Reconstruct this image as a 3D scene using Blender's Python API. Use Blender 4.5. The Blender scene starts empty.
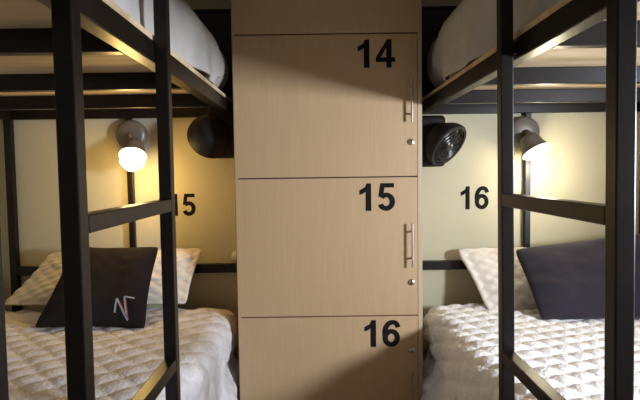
import bpy, bmesh, math, random
from mathutils import Vector, Matrix, noise

random.seed(4)
sc = bpy.context.scene
col = sc.collection
ZC = 1.15            # camera height above the floor; heights "h" below are relative to it
FPX, YAW, PITCH, ROLL = 515.0, .0018, .0556, .0138
CAMROT = Matrix.Rotation(-YAW, 4, 'Z') @ Matrix.Rotation(math.pi / 2 - PITCH, 4, 'X') @ Matrix.Rotation(-ROLL, 4, 'Z')
def P3(x, y, Y):
    """measured photograph position -> point in the room at depth Y"""
    d = CAMROT.to_3x3() @ Vector(((x - 320) / FPX, (200 - y) / FPX, -1))
    d *= Y / d.y
    return (d.x, Y, ZC + d.z)

# ------------------------------------------------------------------ materials
def new_mat(name):
    m = bpy.data.materials.new(name); m.use_nodes = True
    nt = m.node_tree; b = nt.nodes['Principled BSDF']
    return m, nt, b

def ramp_noise(nt, b, c1, c2, scale, vec_scale=(1, 1, 1), detail=6, p1=.35, p2=.65):
    tc = nt.nodes.new('ShaderNodeTexCoord'); mp = nt.nodes.new('ShaderNodeMapping')
    mp.inputs['Scale'].default_value = vec_scale
    nz = nt.nodes.new('ShaderNodeTexNoise'); nz.inputs['Scale'].default_value = scale
    nz.inputs['Detail'].default_value = detail
    cr = nt.nodes.new('ShaderNodeValToRGB')
    cr.color_ramp.elements[0].position = p1; cr.color_ramp.elements[1].position = p2
    cr.color_ramp.elements[0].color = (*c1, 1); cr.color_ramp.elements[1].color = (*c2, 1)
    nt.links.new(tc.outputs['Object'], mp.inputs['Vector'])
    nt.links.new(mp.outputs['Vector'], nz.inputs['Vector'])
    nt.links.new(nz.outputs['Fac'], cr.inputs['Fac'])
    nt.links.new(cr.outputs['Color'], b.inputs['Base Color'])
    return mp, nz, cr

def add_bump(nt, b, strength, dist, scale, vec_scale=(1, 1, 1), detail=4, rough=.5):
    tc = nt.nodes.new('ShaderNodeTexCoord'); mp = nt.nodes.new('ShaderNodeMapping')
    mp.inputs['Scale'].default_value = vec_scale
    nz = nt.nodes.new('ShaderNodeTexNoise'); nz.inputs['Scale'].default_value = scale
    nz.inputs['Detail'].default_value = detail; nz.inputs['Roughness'].default_value = rough
    bp = nt.nodes.new('ShaderNodeBump'); bp.inputs['Strength'].default_value = strength
    bp.inputs['Distance'].default_value = dist
    nt.links.new(tc.outputs['Object'], mp.inputs['Vector'])
    nt.links.new(mp.outputs['Vector'], nz.inputs['Vector'])
    nt.links.new(nz.outputs['Fac'], bp.inputs['Height'])
    nt.links.new(bp.outputs['Normal'], b.inputs['Normal'])

def simple(name, c1, c2, rough, scale=20, metal=0, vec=(1, 1, 1), bump=None, spec=.5, sheen=0):
    m, nt, b = new_mat(name)
    ramp_noise(nt, b, c1, c2, scale, vec)
    b.inputs['Roughness'].default_value = rough
    b.inputs['Metallic'].default_value = metal
    b.inputs['Specular IOR Level'].default_value = spec
    if sheen:
        b.inputs['Sheen Weight'].default_value = sheen
        b.inputs['Sheen Roughness'].default_value = .5
    if bump: add_bump(nt, b, *bump)
    return m

M = {}
M['wall'] = simple('cream_wall_paint', (.45, .42, .295), (.48, .45, .32), .75, 3, bump=(.12, .002, 90))
M['ceiling'] = simple('ceiling_paint', (.42, .36, .27), (.46, .40, .30), .8, 3)
M['floor'] = simple('dark_floor', (.16, .11, .07), (.22, .15, .10), .5, 6)
M['steel'] = simple('dark_painted_steel', (.0065, .005, .0045), (.010, .0075, .0065), .32, 14, bump=(.05, .001, 60), spec=.24)
M['laminate'] = simple('beige_laminate', (.465, .32, .18), (.495, .343, .195), .45, 5, vec=(28, 28, .9), bump=(.05, .001, 60, (10, 10, .5)), spec=.35)
M['laminate_edge'] = simple('beige_edge_band', (.46, .35, .235), (.52, .40, .28), .45, 5, vec=(20, 20, 1), spec=.3)
M['dark_gap'] = simple('shadow_gap_board', (.06, .035, .025), (.08, .045, .03), .8, 8)
M['plywood'] = simple('plywood', (.50, .36, .20), (.66, .52, .33), .6, 3, vec=(1.2, 9, 9), bump=(.05, .001, 40))
M['nickel'] = simple('brushed_nickel', (.52, .48, .42), (.62, .58, .52), .3, 40, metal=1)
M['digit'] = simple('black_vinyl', (.008, .007, .007), (.012, .010, .010), .8, 10, spec=.1)
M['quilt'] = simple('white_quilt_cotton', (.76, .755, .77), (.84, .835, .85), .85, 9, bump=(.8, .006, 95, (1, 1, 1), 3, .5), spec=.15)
M['quilt_left'] = simple('shaded_white_quilt_cotton', (.60, .585, .60), (.68, .665, .68), .85, 9, bump=(.8, .006, 95, (1, 1, 1), 3, .5), spec=.15)  # same white quilt, colour darkened for the dimmer light on the left bed
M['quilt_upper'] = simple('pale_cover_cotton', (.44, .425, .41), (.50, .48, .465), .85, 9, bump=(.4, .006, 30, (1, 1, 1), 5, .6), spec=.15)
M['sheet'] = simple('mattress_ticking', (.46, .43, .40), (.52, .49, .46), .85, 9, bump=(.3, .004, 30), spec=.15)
M['sham'] = simple('cream_sham_cotton', (.64, .59, .53), (.72, .67, .60), .85, 9, bump=(.4, .004, 46), spec=.15)
M['dark_cloth'] = simple('charcoal_pillow_cloth', (.022, .018, .025), (.027, .022, .031), .9, 12, bump=(.25, .003, 60), spec=.2, sheen=.12)
M['black_cloth'] = simple('black_pillow_cloth', (.013, .010, .010), (.017, .013, .013), .9, 12, bump=(.25, .003, 60), spec=.2)
M['fan_black'] = simple('black_plastic', (.007, .0065, .006), (.010, .0095, .009), .6, 20, spec=.2)
M['fan_gloss'] = simple('glossy_black_plastic', (.008, .008, .008), (.012, .012, .012), .32, 20)
M['lamp_grey'] = simple('grey_lamp_metal', (.16, .145, .125), (.20, .18, .155), .4, 20, metal=.3)
M['frame_white'] = simple('white_window_frame', (.7, .7, .7), (.8, .8, .8), .5, 10)
M['cord'] = simple('logo_grey', (.34, .34, .39), (.40, .40, .45), .7, 10)
M['logo_red'] = simple('logo_red', (.36, .07, .09), (.42, .10, .11), .7, 10)
M['logo_cyan'] = simple('logo_cyan', (.12, .45, .55), (.16, .52, .6), .7, 10)

def emis(name, c, s):
    m, nt, b = new_mat(name)
    b.inputs['Base Color'].default_value = (*c, 1)
    b.inputs['Emission Color'].default_value = (*c, 1)
    b.inputs['Emission Strength'].default_value = s
    return m
M['bulb_l'] = emis('warm_bulb', (1, .80, .42), 12)
M['bulb_r'] = emis('soft_warm_bulb', (1, .90, .68), 9)

# ------------------------------------------------------------------ helpers
def link(name, bm, mat, parent=None, smooth=False):
    me = bpy.data.meshes.new(name)
    bmesh.ops.recalc_face_normals(bm, faces=bm.faces)
    bm.to_mesh(me); bm.free()
    if smooth:
        for p in me.polygons: p.use_smooth = True
    me.materials.append(mat)
    o = bpy.data.objects.new(name, me); col.objects.link(o)
    if parent:
        o.parent = parent
        o.matrix_parent_inverse = Matrix.Translation(-parent.location)
    return o

def empty(name, loc, label, cat, group=None):
    e = bpy.data.objects.new(name, None); e.empty_display_size = .05
    e.location = loc; col.objects.link(e)
    e['label'] = label; e['category'] = cat
    if group: e['group'] = group
    return e

def tag(o, label, cat, group=None):
    o['label'] = label; o['category'] = cat
    if group: o['group'] = group
    return o

def add_box(bm, x0, x1, y0, y1, z0, z1, bev=.0025, seg=2):
    r = bmesh.ops.create_cube(bm, size=1)
    for v in r['verts']:
        v.co = Vector(((x0 + x1) / 2 + v.co.x * (x1 - x0), (y0 + y1) / 2 + v.co.y * (y1 - y0), (z0 + z1) / 2 + v.co.z * (z1 - z0)))
    if bev > 0:
        es = list({e for v in r['verts'] for e in v.link_edges})
        bmesh.ops.bevel(bm, geom=es, offset=bev, segments=seg, affect='EDGES', profile=.5)

def box(name, x0, x1, y0, y1, z0, z1, mat, parent=None, bev=.0025):
    if x0 > x1: x0, x1 = x1, x0
    bm = bmesh.new(); add_box(bm, x0, x1, y0, y1, z0, z1, bev)
    return link(name, bm, mat, parent, smooth=False)

def axis_frame(a):
    a = a.normalized(); t = Vector((0, 0, 1)) if abs(a.z) < .95 else Vector((1, 0, 0))
    u = a.cross(t).normalized(); v = u.cross(a).normalized()
    return u, v, a

def lathe(bm, origin, axis, prof, n=40, cap0=True, cap1=True):
    """prof: list of (distance along axis, radius)"""
    u, v, a = axis_frame(Vector(axis)); o = Vector(origin); rings = []
    for t, r in prof:
        if r < 1e-5:
            rings.append([bm.verts.new(o + a * t)])
        else:
            rings.append([bm.verts.new(o + a * t + (u * math.cos(2 * math.pi * i / n) + v * math.sin(2 * math.pi * i / n)) * r) for i in range(n)])
    for A, B in zip(rings, rings[1:]):
        for i in range(n):
            j = (i + 1) % n
            if len(A) == 1 and len(B) == 1: continue
            if len(A) == 1: bm.faces.new((A[0], B[i], B[j]))
            elif len(B) == 1: bm.faces.new((A[i], A[j], B[0]))
            else: bm.faces.new((A[i], A[j], B[j], B[i]))
    if cap0 and len(rings[0]) > 1: bm.faces.new(rings[0])
    if cap1 and len(rings[-1]) > 1: bm.faces.new(rings[-1])

def tube(bm, pts, r, n=12):
    pts = [Vector(p) for p in pts]
    rings = []
    for i, p in enumerate(pts):
        d = (pts[min(i + 1, len(pts) - 1)] - pts[max(i - 1, 0)])
        u, v, a = axis_frame(d)
        rings.append([bm.verts.new(p + (u * math.cos(2 * math.pi * k / n) + v * math.sin(2 * math.pi * k / n)) * r) for k in range(n)])
    for A, B in zip(rings, rings[1:]):
        for k in range(n): bm.faces.new((A[k], A[(k + 1) % n], B[(k + 1) % n], B[k]))
    bm.faces.new(rings[0]); bm.faces.new(rings[-1])

def autosmooth(o, ang=40):
    me = o.data
    for p in me.polygons: p.use_smooth = True
    try: me.set_sharp_from_angle(angle=math.radians(ang))
    except Exception: pass
    return o

# ------------------------------------------------------------------ digits (bold grotesque numerals)
def arc(cx, cy, rx, ry, a0, a1, n=18):
    return [(cx + rx * math.cos(math.radians(a0 + (a1 - a0) * i / n)), cy + ry * math.sin(math.radians(a0 + (a1 - a0) * i / n))) for i in range(n + 1)]

def ribbon(bm, path, w, place, closed=False, th=.0012):
    """flat stroke; w = half width number or function of 0..1"""
    n = len(path); L = []; R = []
    for i, (x, y) in enumerate(path):
        if closed: a = path[(i - 1) % n]; b = path[(i + 1) % n]
        else: a = path[max(i - 1, 0)]; b = path[min(i + 1, n - 1)]
        dx, dy = b[0] - a[0], b[1] - a[1]; l = math.hypot(dx, dy) or 1
        ww = w(i / (n - 1)) if callable(w) else w
        nx, ny = -dy / l * ww, dx / l * ww
        L.append((x + nx, y + ny)); R.append((x - nx, y - ny))
    lv = [bm.verts.new(place(p[0], p[1])) for p in L]; rv = [bm.verts.new(place(p[0], p[1])) for p in R]
    for i in range(n if closed else n - 1):
        j = (i + 1) % n
        bm.faces.new((lv[i], rv[i], rv[j], lv[j]))

def poly(bm, pts, place):
    bm.faces.new([bm.verts.new(place(x, y)) for x, y in pts])

def digit(bm, ch, place):
    """glyph in a box 0..0.55 wide, 0..1 tall"""
    if ch == '1':
        poly(bm, [(.22, 0), (.40, 0), (.40, 1), (.25, 1), (.20, .86), (.22, .70)], place)
        poly(bm, [(.25, 1), (.20, .86), (.02, .75), (.02, .585), (.14, .63), (.22, .70)], lambda x, y: place(x, y, .0001))
    elif ch == '4':
        poly(bm, [(.34, 0), (.51, 0), (.51, 1), (.36, 1), (.34, .74)], place)
        poly(bm, [(.0, .20), (.62, .20), (.62, .36), (.0, .36)], lambda x, y: place(x, y, .0001))
        poly(bm, [(.0, .36), (.16, .36), (.40, .80), (.36, 1)], lambda x, y: place(x, y, .0002))
    elif ch == '5':
        poly(bm, [(.12, .84), (.54, .84), (.54, 1), (.10, 1)], place)
        poly(bm, [(.10, 1), (.25, 1), (.20, .58), (.03, .49)], lambda x, y: place(x, y, .0001))
        p = arc(.285, .325, .20, .245, 142, -158, 30)
        ribbon(bm, p, .088, lambda x, y: place(x, y, .0002))
    elif ch == '6':
        ribbon(bm, arc(.30, .33, .20, .245, 0, 360, 36)[:-1], .088, place, closed=True)
        p = arc(.345, .52, .255, .395, 200, 62, 22)
        p2 = p + [(.50, .80), (.525, .72)]
        ribbon(bm, p2, lambda t: .085, lambda x, y: place(x, y, .0001))

def number_mesh(text, x, y, z, hgt, wide=1.0):
    """text facing -Y, left edge x, baseline z"""
    bm = bmesh.new(); cx = x
    for i, ch in enumerate(text):
        dg = (lambda c: (lambda px, py, off=0: Vector((c + px * hgt * wide, y - off, z + py * hgt))))(cx)
        digit(bm, ch, dg)
        cx += hgt * wide * (.60 if ch == '1' else .63)
    return bm

def link_number(bm, name, parent=None):
    o = link(name, bm, M['digit'], parent)
    s = o.modifiers.new('thickness', 'SOLIDIFY'); s.thickness = .0008; s.offset = 0
    return o

# ------------------------------------------------------------------ room
YW = 2.40; XLW = -1.50; XRW = 1.62; ZT = 2.65; YF = -1.6
def struct(o): o['kind'] = 'structure'; return o
struct(box('wall_back', XLW - .1, XRW + .1, YW, YW + .1, 0, ZT, M['wall'], bev=0))
struct(box('wall_left', XLW - .1, XLW, YF, YW, 0, ZT, M['wall'], bev=0))
struct(box('floor', XLW - .1, XRW + .1, YF, YW + .1, -.1, 0, M['floor'], bev=0))
struct(box('ceiling', XLW - .1, XRW + .1, YF, YW + .1, ZT, ZT + .1, M['ceiling'], bev=0))
# right wall with a window opening
WY0, WY1, WZ0, WZ1 = -.15, .75, ZC - .22, ZC + .24
bm = bmesh.new()
add_box(bm, XRW, XRW + .1, YF, WY0, 0, ZT, 0); add_box(bm, XRW, XRW + .1, WY1, YW, 0, ZT, 0)
add_box(bm, XRW, XRW + .1, WY0, WY1, 0, WZ0, 0); add_box(bm, XRW, XRW + .1, WY0, WY1, WZ1, ZT, 0)
struct(link('wall_right', bm, M['wall']))
bm = bmesh.new()
add_box(bm, XRW + .02, XRW + .06, WY0, WY0 + .03, WZ0, WZ1); add_box(bm, XRW + .02, XRW + .06, WY1 - .03, WY1, WZ0, WZ1)
add_box(bm, XRW + .02, XRW + .06, WY0, WY1, WZ0, WZ0 + .03); add_box(bm, XRW + .02, XRW + .06, WY0, WY1, WZ1 - .03, WZ1)
struct(link('window_1', bm, M['frame_white']))

# ------------------------------------------------------------------ locker
LX0, LX1, LY = -.3414, .4206, 2.092
lk = empty('locker', ((LX0 + LX1) / 2, LY + .18, 0), 'tall light wood locker column with numbered doors 14, 15 and 16 between the bunks', 'locker')
zb = [.02, ZC - .598, ZC - .026, ZC + .548, 2.30]
bm = bmesh.new()
add_box(bm, LX0, LX0 + .012, LY + .002, YW - .01, 0, 2.32, .001)
add_box(bm, LX1 - .018, LX1, LY + .002, YW - .01, 0, 2.32, .001)
add_box(bm, LX0 + .012, LX1 - .018, LY + .02, YW - .01, 2.30, 2.32, .001)
add_box(bm, LX0 + .012, LX1 - .018, YW - .02, YW - .01, 0, 2.30, .001)
link('carcass', bm, M['laminate_edge'], lk)
for z in zb[:-1]: box('shelf', LX0 + .012, LX1 - .018, LY + .02, YW - .02, z - .009, z + .009, M['dark_gap'], lk, 0)
DX0, DX1 = LX0 + .002, LX1 - .020
def door(z0, z1, text, nx, nz, hx, h0, h1, kz, last=False):
    d = box('door', DX0, DX1 if not last else LX1 - .002, LY, LY + .018, z0 + .0025, z1 - .0025, M['laminate'], lk, .0015)
    if text:
        n = number_mesh(text, nx, LY - .0008, nz, .112, 1.12)
        no = link('number', n, M['digit'], d)
        no['label'] = 'black numerals %s on the door' % text
        s = no.modifiers.new('thickness', 'SOLIDIFY'); s.thickness = .0008; s.offset = 0
        no.matrix_parent_inverse = Matrix.Identity(4)
    if hx:
        bm = bmesh.new()
        tube(bm, [(hx, LY - .03, h0), (hx, LY - .03, h1)], .0048)
        for t in (.19, .81):
            z = h0 + (h1 - h0) * t
            tube(bm, [(hx, LY + .001, z), (hx, LY - .03, z)], .004)
        o = autosmooth(link('handle', bm, M['nickel'], d)); o.matrix_parent_inverse = Matrix.Identity(4)
        bm = bmesh.new()
        lathe(bm, (hx + .001, LY + .001, kz), (0, -1, 0), [(0, .0135), (.004, .0135), (.008, .012), (.010, .009), (.0105, .0)], 24)
        o = autosmooth(link('lock', bm, M['nickel'], d)); o.matrix_parent_inverse = Matrix.Identity(4)
        bm = bmesh.new(); add_box(bm, hx - .0005, hx + .0025, LY - .0105, LY - .0093, kz - .006, kz + .006, 0)
        o = link('keyhole', bm, M['digit'], d); o.matrix_parent_inverse = Matrix.Identity(4)
    return d
def px2(x, y, Z=LY):
    p = P3(x, y, Z); return p[0], p[2]
nx, nz = px2(357, 68); HX = px2(412.5, 200, LY - .03)[0]
door(zb[3], zb[4], None, 0, 0, None, 0, 0, 0, last=True)
door(zb[2], zb[3], '14', nx, nz, HX, px2(411, 122.5)[1], px2(411, 79)[1], px2(411, 142)[1])
nx, nz = px2(359, 211)
door(zb[1], zb[2], '15', nx, nz, HX, px2(411, 266)[1], px2(411, 223)[1], px2(411, 282)[1])
nx, nz = px2(364, 347)
door(zb[0], zb[1], '16', nx, nz, HX, px2(411, 416)[1], px2(411, 371)[1], px2(411, 350)[1])

# numbers on the wall
x, z = px2(168.5, 216, YW)
o = link_number(number_mesh('15', x, YW - .0008, z, .103, 1.06), 'wall_number')
tag(o, 'dark number 15 on the cream wall left of the locker', 'number')
x, z = px2(460, 209.5, YW)
o = link_number(number_mesh('16', x, YW - .0008, z, .108, 1.04), 'wall_number')
tag(o, 'dark number 16 on the cream wall right of the locker', 'number')

bm = bmesh.new(); sx, _, sz = P3(237.5, 256, YW)
lathe(bm, (sx, YW - .0005, sz), (0, -1, 0), [(0, .026), (.012, .027), (.022, .024), (.028, .016), (.030, 0)], 32)
tag(autosmooth(link('wall_fitting', bm, M['sheet'])), 'small pale round fitting on the wall peeking out at the left edge of the locker', 'fitting')

# ------------------------------------------------------------------ bunk beds
W = .032
def bunk(sg, XA, width, rung1, rung2, upright_x, label, foot_y):
    """sg = -1 left bed, +1 right bed; XA = aisle face"""
    X = lambda d: XA + sg * d                 # d = distance inward from the aisle face
    b = empty('bunk_bed', (X(width / 2), 1.5, 0), label, 'bunk bed')
    S = M['steel']; yh = YW - .035
    top = 2.25
    def post(d, y, z0, z1): box('post', X(d), X(d + W), y, y + W, z0, z1, S, b)
    post(0, foot_y, 0, top); post(width - W, foot_y, 0, top); post(width - W, yh, 0, top)
    # ladder, bolted to the aisle side of the rails
    K = .921; LXA = XA * K; LW = W * K; LYA, LYB = .80 * K, 1.302 * K
    tilt = .011 if sg > 0 else 0
    def lean(o):
        for v in o.data.vertices: v.co.x += tilt * (ZC - .05 - v.co.z)
    for y in (LYA, LYB): lean(box('ladder_upright', LXA, LXA + sg * LW, y, y + LW, 0, 2.2, S, b))
    for (zt, zu) in (rung1, rung2): lean(box('rung', LXA, LXA + sg * LW, LYA + LW, LYB, ZC + zu * K, ZC + zt * K, S, b))
    lean(box('rung', LXA, LXA + sg * LW, LYA + LW, LYB, .27, .30, S, b))
    # upper deck
    H0, H1 = ZC + .254, ZC + .304
    for (a, c) in ((LYA, LYA + LW), (LYB, LYB + LW)):
        box('bracket', LXA + sg * LW, XA, a + .004, c - .004, H0 + .012, H1 - .012, S, b, .001)
        box('bracket', LXA + sg * LW, XA + sg * .002, a + .004, c - .004, .27, .30, S, b, .001)
    box('side_rail', X(0), X(.036), foot_y + W, yh, H0, H1, S, b)
    box('side_rail', X(width - .036), X(width), foot_y + W, yh, H0, H1, S, b)
    for y in (foot_y, 1.085, 1.5645, 1.997):
        box('cross_bar', X(.036), X(width - .036), y, y + .03, H0, H1, S, b)
    box('cross_bar', X(0.0), X(width - W), yh + .001, yh + .028, H0, H1 - .005, S, b)
    box('base_board', X(.004), X(width - .004), foot_y + W + .005, yh - .002, H1 + .0005, H1 + .016, M['plywood'], b, .001)
    # upper head: tall dark panel + guard rail
    box('head_panel', X(0.0), X(width - W), yh + .008, yh + .022, H1 + .03, P3(440, 9, 2.37)[2], S, b)
    box('head_rail', X(0.0), X(width - W), yh, yh + W, P3(440, 9, 2.37)[2], P3(440, 9, 2.37)[2] + .012, S, b)
    # lower deck
    box('side_rail', X(0.030), X(.066), foot_y + W, yh, .26, .31, S, b)
    box('side_rail', X(width - .036), X(width), foot_y + W, yh, .26, .31, S, b)
    for y in (foot_y + .002, 1.075, 1.55, 2.03, yh):
        box('cross_bar', X(.066), X(width - .036), y, y + .03, .26, .31, S, b)
    box('base_board', X(.036), X(width - .036), foot_y + W + .01, yh - .002, .3105, .325, M['plywood'], b, .001)
    box('head_rail', X(0.0), X(width - W), yh, yh + W, ZC - .464, ZC - .4235, S, b)
    box('head_upright', upright_x - .013, upright_x + .013, yh + .004, yh + .028, ZC - .4235, H0, S, b)
    return b
XLA, XRA = -.373, .4625
WL = 1.063
bunk(-1, XLA, WL, (-.065, -.096), (-.477, -.508), P3(131.5, 200, 2.38)[0], 'dark steel bunk bed with ladder, left of the locker', .571)
bunk(1, XRA, WL, (-.0625, -.0945), (-.471, -.502), P3(527, 200, 2.38)[0], 'dark steel bunk bed with ladder, right of the locker', .571)

# ------------------------------------------------------------------ bedding
def smooth(a, b, x):
    t = max(0., min(1., (x - a) / (b - a))); return t * t * (3 - 2 * t)

def quilt_h(u, v, cell=.085, amp=.009, rot=0.):
    """diamond quilting: puffed cells between 45 degree seams"""
    if rot: u, v = u * math.cos(rot) - v * math.sin(rot), u * math.sin(rot) + v * math.cos(rot)
    a = (u + v) / math.sqrt(2) / cell; c = (u - v) / math.sqrt(2) / cell
    fa = abs(math.sin(math.pi * a)); fc = abs(math.sin(math.pi * c))
    return amp * (fa ** .5) * (.06 + .94 * fc ** .5)

def soft_box(name, sg, XA, d0, d1, y0, y1, z0, z1, mat, r=.06, parent=None, puff=.01, seed=0, step=.03, bulge=0.):
    """rounded mattress form"""
    bm = bmesh.new()
    cx = XA + sg * (d0 + d1) / 2; hx = abs(d1 - d0) / 2; cy = (y0 + y1) / 2; hy = (y1 - y0) / 2; cz = (z0 + z1) / 2; hz = (z1 - z0) / 2
    r = min(r, hz * .98)
    def face(ax, s):
        o1, o2 = [k for k in range(3) if k != ax]; hs = [hx, hy, hz]
        n1 = max(8, int(2 * hs[o1] / step)); n2 = max(8, int(2 * hs[o2] / step)); g = []
        for i in range(n1 + 1):
            row = []
            for j in range(n2 + 1):
                p = [0, 0, 0]; p[ax] = s * hs[ax]; p[o1] = -hs[o1] + 2 * hs[o1] * i / n1; p[o2] = -hs[o2] + 2 * hs[o2] * j / n2
                q = Vector([max(-hs[k] + r, min(hs[k] - r, p[k])) for k in range(3)])
                dv = Vector(p) - q
                P = q + (dv.normalized() * r if dv.length > 1e-6 else dv)
                P = Vector((P.x + cx, P.y + cy, P.z + cz))
                nn = noise.noise(P * 4 + Vector((seed, 0, 0)))
                P += (dv.normalized() if dv.length > 1e-6 else Vector((0, 0, 0))) * nn * puff
                if bulge and (P.x - cx) * sg < 0: P.x -= sg * bulge * smooth(1.38, 1.65, P.y) * min(1, abs(P.x - cx) / hx)
                row.append(bm.verts.new(P))
            g.append(row)
        for i in range(n1):
            for j in range(n2): bm.faces.new((g[i][j], g[i + 1][j], g[i + 1][j + 1], g[i][j + 1]))
    for ax in range(3):
        for s in (-1, 1): face(ax, s)
    bmesh.ops.remove_doubles(bm, verts=bm.verts, dist=.0008)
    return link(name, bm, mat, parent, smooth=True)

def draped(name, sg, XA, dout, ztop, zhem, y0, y1, mat, d_side, cell, amp, rc=.07, ry=.07, step=.007, wav=.012, flare=.05, yedge=None, seed=0., thick=.006, bulge=0., tuck=0., rot=0.):
    """bedcover: flat top, rolled over the aisle edge, hanging down the side"""
    topw = dout - d_side - rc; arcl = rc * math.pi / 2; hang = ztop - rc - zhem
    Ls = topw + arcl + hang; n = int(Ls / step); m = int((y1 - y0) / step)
    bm = bmesh.new(); g = []
    for i in range(n + 1):
        s = Ls * i / n
        if s < topw:
            d, z, nd, nz = dout - s, ztop, 0., 1.
        elif s < topw + arcl:
            a = (s - topw) / rc; d, z = d_side + rc - rc * math.sin(a), ztop - rc + rc * math.cos(a); nd, nz = -math.sin(a), math.cos(a)
        else:
            d, z, nd, nz = d_side, ztop - rc - (s - topw - arcl), -1., 0.
        hangf = max(0, min(1, (ztop - rc - z) / max(hang, 1e-6))) if nd < -.5 else 0
        row = []
        for j in range(m + 1):
            ye = y1 if yedge is None else yedge(hangf, s / Ls)
            y = y0 + (ye - y0) * j / m
            P = Vector((d, y, z)); N = Vector((nd, 0, nz))
            # round down at the head end
            t = (y - (ye - ry)) / ry
            if t > 0:
                dr = ry * (1 - math.sqrt(max(0, 1 - min(t, 1) ** 2)))
                P.z -= dr * (1 if nz > .3 else .25) ; P.x += dr * .7 * (-nd)
            q = quilt_h(s, y, cell, amp, rot)
            w = noise.noise(Vector((s * 5, y * 5, seed))) * wav + noise.noise(Vector((s * 14, y * 14, seed + 3))) * wav * .35
            P += N * (q + w)
            by = smooth(1.38, 1.65, y)
            if bulge: P.x -= bulge * by * smooth(.5, .08, d) if False else bulge * by * (1 - smooth(d_side, d_side + .25, d))
            if tuck and hangf > 0:
                hy = smooth(1.75, 2.1, y)
                P.x += tuck * hy * (math.exp(-((hangf - .42) / .14) ** 2) - 1.15 * smooth(.5, .75, hangf))
            if hangf > 0:
                P.x -= (hangf ** 1.6) * flare * (.5 + .5 * math.sin(y * 11 + seed)) * by + hangf * (.003 + .009 * by) * math.sin(y * 23 + seed * 2)
            row.append(bm.verts.new((XA + sg * P.x, P.y, P.z)))
        g.append(row)
    for i in range(n):
        for j in range(m): bm.faces.new((g[i][j], g[i + 1][j], g[i + 1][j + 1], g[i][j + 1]))
    o = link(name, bm, mat, None, smooth=True)
    sd = o.modifiers.new('thickness', 'SOLIDIFY'); sd.thickness = thick; sd.offset = -1 if True else 0
    return o

for sg, XA, side, lab in ((-1, XLA, 'left', 'left of the locker'), (1, XRA, 'right', 'right of the locker')):
    o = soft_box('mattress', sg, XA, .075, WL - .05, .64, 2.25, .327, ZC - .635, M['sheet'], r=.05, puff=.003)
    tag(o, 'pale lower bunk mattress under the quilt, %s' % lab, 'mattress')
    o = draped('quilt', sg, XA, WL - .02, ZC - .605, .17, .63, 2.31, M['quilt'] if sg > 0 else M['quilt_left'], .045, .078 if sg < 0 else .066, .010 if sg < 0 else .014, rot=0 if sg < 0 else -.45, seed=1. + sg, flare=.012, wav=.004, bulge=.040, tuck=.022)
    tag(o, 'white diamond quilted bedspread on the lower bunk, %s' % lab, 'quilt')
    ztop = ZC + (.545 if sg < 0 else .585)
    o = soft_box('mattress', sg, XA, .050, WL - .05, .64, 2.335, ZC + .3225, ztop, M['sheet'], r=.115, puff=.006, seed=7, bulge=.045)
    tag(o, 'pale rounded mattress on the upper bunk, %s' % lab, 'mattress')
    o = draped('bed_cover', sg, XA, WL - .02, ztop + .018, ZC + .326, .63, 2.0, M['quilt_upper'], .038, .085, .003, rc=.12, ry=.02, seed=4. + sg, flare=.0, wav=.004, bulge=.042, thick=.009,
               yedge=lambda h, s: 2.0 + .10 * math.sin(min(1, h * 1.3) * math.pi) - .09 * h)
    tag(o, 'pale thin cover over the upper bunk mattress, %s' % lab, 'cover')

def pillow(name, c, T, mat, pinch=.06, flange=0., quilt=0., n=70, seed=0, sag=.0):
    """c: BL, BR, TR, TL world corners; front bulges toward -Y"""
    BL, BR, TR, TL = [Vector(p) for p in c]
    nrm = ((BR - BL).cross(TL - BL)).normalized()
    if nrm.y > 0: nrm = -nrm
    def surf(u, v, s):
        # u,v in -1..1
        pu = u * (1 - pinch * (1 - u * u) * 0 - pinch * (1 - abs(v) ** 2.2))
        pv = v * (1 - pinch * (1 - abs(u) ** 2.2))
        cr = 1 - .045 * abs(u * v) ** 7; pu *= cr; pv *= cr
        a, b = (pu + 1) / 2, (pv + 1) / 2
        P = BL * (1 - a) * (1 - b) + BR * a * (1 - b) + TR * a * b + TL * (1 - a) * b
        f = 1 - flange
        uu, vv = min(1, abs(u) / f), min(1, abs(v) / f)
        t = ((1 - uu ** 3.2) * (1 - vv ** 3.2)) ** .55 * T
        t *= 1 + .18 * noise.noise(Vector((u * 1.6, v * 1.6, seed)))
        if s > 0:
            wr = noise.noise(Vector((u * 5 + seed, v * 5, seed))) * .003 + noise.noise(Vector((u * 2.2 + v, v * 3, seed + 5))) * .006
            t += wr * min(1, t / T * 2)
            if quilt: t += quilt_h(u * .36, v * .22, .05, quilt)
        P = P + nrm * (t * s + .003 * s)
        P.z -= sag * (1 - v) * .0
        return P
    bm = bmesh.new(); G = {}
    for s in (1, -1):
        for i in range(n + 1):
            for j in range(n + 1):
                G[s, i, j] = bm.verts.new(surf(-1 + 2 * i / n, -1 + 2 * j / n, s))
        for i in range(n):
            for j in range(n): bm.faces.new((G[s, i, j], G[s, i + 1, j], G[s, i + 1, j + 1], G[s, i, j + 1]))
    ring = [(i, 0) for i in range(n)] + [(n, j) for j in range(n)] + [(n - i, n) for i in range(n)] + [(0, n - j) for j in range(n)]
    for k in range(len(ring)):
        a = ring[k]; b2 = ring[(k + 1) % len(ring)]
        bm.faces.new((G[1, a[0], a[1]], G[1, b2[0], b2[1]], G[-1, b2[0], b2[1]], G[-1, a[0], a[1]]))
    return link(name, bm, mat, None, smooth=True), surf

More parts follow.
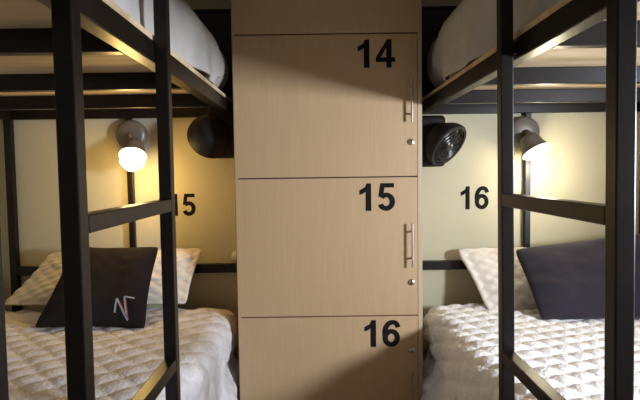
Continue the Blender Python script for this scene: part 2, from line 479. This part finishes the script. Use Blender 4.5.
# left bed
o, _ = pillow('pillow', [P3(0, 306, 2.22), P3(188, 305, 2.22), P3(205, 248, 2.34), P3(51, 252, 2.34)], .034, M['sham'], pinch=.05, flange=.10, quilt=.009, seed=3)
tag(o, 'cream quilted pillow leaning behind the black logo pillow', 'pillow')
pl, surf = pillow('pillow', [P3(32, 329, 1.96), P3(146, 330, 1.96), P3(160, 246, 2.20), P3(73, 246, 2.20)], .055, M['black_cloth'], pinch=.08, seed=9)
tag(pl, 'black square pillow with a small zigzag logo on the left lower bunk', 'pillow')
def logo_part(path, w, mat, off, name):
    bm = bmesh.new(); pp = []
    for (a, b) in zip(path, path[1:]):
        for k in range(6): pp.append((a[0] + (b[0] - a[0]) * k / 6, a[1] + (b[1] - a[1]) * k / 6))
    pp.append(path[-1])
    def place(x, y):
        p = surf(x, y, 1); return p + Vector((0, -.0015 - off, .0005))
    # separate straight strokes keep the corners crisp
    for (a, b) in zip(path, path[1:]):
        seg = [(a[0] + (b[0] - a[0]) * k / 8, a[1] + (b[1] - a[1]) * k / 8) for k in range(9)]
        ribbon(bm, seg, w, place)
    return link(name, bm, mat, pl)
def luv(x, y):   # picture position on the pillow -> u, v
    x += 3; y += 6.5
    v = (328 - y) / 80.; xl = 35 + (74 - 35) * v; xr = 143 + (159 - 143) * v
    return (2 * (x - xl) / (xr - xl) - 1, 2 * v - 1)
g = logo_part([luv(113.5, 312), luv(118, 300), luv(125, 317), luv(125.5, 298), luv(135, 298)], .018, M['cord'], .0, 'logo')
g['label'] = 'grey zigzag logo'
g = logo_part([luv(120.5, 303), luv(126, 316), luv(126.8, 300)], .008, M['logo_red'], .0012, 'logo_red_line')  # red print of the logo
g = logo_part([luv(121.5, 310), luv(124.8, 317.5)], .010, M['logo_cyan'], .0016, 'logo_cyan_line')  # cyan print of the logo
# right bed
o, _ = pillow('pillow', [P3(487, 312, 2.16), P3(640, 312, 2.16), P3(640, 244, 2.33), P3(454, 249, 2.34)], .034, M['sham'], pinch=.04, flange=.10, quilt=.009, seed=5)
tag(o, 'cream quilted pillow leaning behind the plain charcoal pillow', 'pillow')
o, _ = pillow('pillow', [P3(541, 321, 1.99), P3(668, 318, 1.97), P3(650, 232, 2.17), P3(513, 249, 2.20)], .05, M['dark_cloth'], pinch=.035, seed=12)
tag(o, 'plain charcoal square pillow on the right lower bunk', 'pillow')

# ------------------------------------------------------------------ wall lamps
def lamp(X, h, aim, head_len, rim, bulb, label, base_off, watt, colr):
    z = ZC + h; yb = YW - .034
    L = empty('wall_lamp', (X, yb, z), label, 'lamp', None)
    bx, bz = X + base_off[0], z + base_off[1]
    bm = bmesh.new()
    lathe(bm, (bx, YW - .001, bz), (0, -1, 0), [(0, .066), (.034, .070), (.044, .067), (.052, .054), (.056, .02), (.0565, 0)], 40)
    autosmooth(link('mounting_plate', bm, M['lamp_grey'], L), 50)
    a = Vector(aim).normalized(); hp = Vector((X, YW - .10, z))
    bm = bmesh.new(); tube(bm, [(bx, YW - .05, bz), (bx + (X - bx) * .4, YW - .085, bz - .005), tuple(hp)], .011)
    autosmooth(link('swivel_arm', bm, M['lamp_grey'], L), 50)
    bm = bmesh.new()
    lathe(bm, hp - a * .03, a, [(0, 0), (.002, .026), (.010, .038), (.030, .044), (.055, .049), (.055 + head_len * .5, rim * .86), (.055 + head_len, rim), (.053 + head_len, rim - .004), (.05 + head_len * .5, rim * .8), (.048, .03)], 40, cap0=False)
    hd = autosmooth(link('lamp_head', bm, M['lamp_grey'], L), 50)
    bm = bmesh.new(); e = .03 + head_len
    lathe(bm, hp + a * (e - .025), a, [(0, rim - .012), (.018, rim - .006), (bulb * .55, rim * .86), (bulb * .85, rim * .5), (bulb, 0)], 32)
    autosmooth(link('bulb', bm, M['bulb_l'] if X < 0 else M['bulb_r'], L), 60)
    li = bpy.data.lights.new('bulb_light', 'POINT'); li.energy = watt; li.color = colr; li.shadow_soft_size = .035
    lo = bpy.data.objects.new('bulb_light', li); col.objects.link(lo)
    lo.location = hp + a * (e + bulb * .9 + .045); lo.rotation_euler = a.to_track_quat('-Z', 'Y').to_euler()
    return L
x, _, z = P3(134, 147, 2.30)
lamp(x, z - ZC, (.10, -.60, -.75), .030, .060, .095, 'lit warm spot lamp on the wall above the black logo pillow', (-.034, .058), 4.2, (1, .60, .16))
x, _, z = P3(530.5, 141, 2.30)
lamp(x, z - ZC, (.30, -.46, -.84), .034, .066, .046, 'lit spot lamp on the wall above the plain charcoal pillow', (-.002, .046), 4.6, (1, .86, .60))

# ------------------------------------------------------------------ fans beside the locker
def fan(sg, cpos, aim, label):
    c = Vector(cpos); a = Vector(aim).normalized()
    F = empty('wall_fan', (c.x, YW - .02, c.z), label, 'fan')
    bm = bmesh.new()
    lathe(bm, c - a * .075, a, [(0, 0), (.001, .045), (.012, .066), (.035, .082), (.055, .094), (.075, .100), (.090, .101), (.096, .097), (.094, .086), (.080, .082), (.078, .03), (.078, 0)], 48)
    autosmooth(link('fan_head', bm, M['fan_black'], F), 35)
    bm = bmesh.new()
    n = 48; u, v, _ = axis_frame(a)
    for R0 in (.080, .060, .042, .026):
        pts = [c + a * (.012 + .012 * (1 - R0 / .1)) + (u * math.cos(2 * math.pi * k / n) + v * math.sin(2 * math.pi * k / n)) * R0 for k in range(n)]
        ring = []
        for k, p in enumerate(pts):
            rad = (p - c - a * (p - c).dot(a)).normalized()
            ring.append([bm.verts.new(p + (rad * math.cos(t) + a * math.sin(t)) * .0028) for t in (0, 1.57, 3.14, 4.71)])
        for k in range(n):
            for t in range(4): bm.faces.new((ring[k][t], ring[k][(t + 1) % 4], ring[(k + 1) % n][(t + 1) % 4], ring[(k + 1) % n][t]))
    for k in range(12):
        dr = u * math.cos(math.pi * k / 6) + v * math.sin(math.pi * k / 6)
        tube(bm, [c + a * .022 + dr * .018, c + a * .012 + dr * .084], .0018, 6)
    link('grille', bm, M['fan_gloss'], F)
    bm = bmesh.new(); lathe(bm, c + a * .004, a, [(0, .022), (.018, .022), (.024, .016), (.026, 0)], 28)
    autosmooth(link('hub', bm, M['fan_gloss'], F), 40)
    bm = bmesh.new()
    xa, xb = sorted((LX1 + .004 if sg > 0 else LX0 - .004, c.x + sg * .012))
    add_box(bm, xa, xb, 2.24, YW - .002, c.z - .095, c.z + .128, .02, 4)
    autosmooth(link('housing', bm, M['fan_black'], F), 50)
    return F
x, _, z = P3(446, 144, 2.20)
fan(1, (x, 2.20, z), (.56, -.58, -.58), 'black round fan on the wall right of the locker, grille turned to the lamp')
x, _, z = P3(211, 136, 2.26)
fan(-1, (x, 2.26, z), (-.42, .78, -.36), 'black round fan on the wall left of the locker, its smooth back showing')

# ------------------------------------------------------------------ light
def area(name, loc, target, sx, sy, e, c):
    li = bpy.data.lights.new(name, 'AREA'); li.shape = 'RECTANGLE'; li.size = sx; li.size_y = sy; li.energy = e; li.color = c
    o = bpy.data.objects.new(name, li); col.objects.link(o); o.location = loc
    o.rotation_euler = (Vector(target) - Vector(loc)).to_track_quat('-Z', 'Y').to_euler()
    return o
area('window_daylight', (XRW + .12, .40, ZC + .01), (0, 1.6, ZC - .15), .30, .26, 80, (.84, .90, 1.0))
area('room_fill', (-.1, -1.5, ZC - .25), (0, 2.0, ZC - .45), 1.6, .7, 1.8, (.92, .92, 1.0))  # unseen fill added behind the camera to lighten the quilts
w = bpy.data.worlds.new('room_ambient'); sc.world = w; w.use_nodes = True
w.node_tree.nodes['Background'].inputs['Color'].default_value = (1, .74, .52, 1)
w.node_tree.nodes['Background'].inputs['Strength'].default_value = .11

# ------------------------------------------------------------------ camera
cd = bpy.data.cameras.new('camera'); cam = bpy.data.objects.new('camera', cd); col.objects.link(cam)
cd.sensor_width = 36; cd.lens = 36 * FPX / 640; cd.clip_start = .02
cam.matrix_world = Matrix.Translation((0, 0, ZC)) @ CAMROT
sc.camera = cam
sc.view_settings.view_transform = 'Standard'
sc.view_settings.exposure = 0
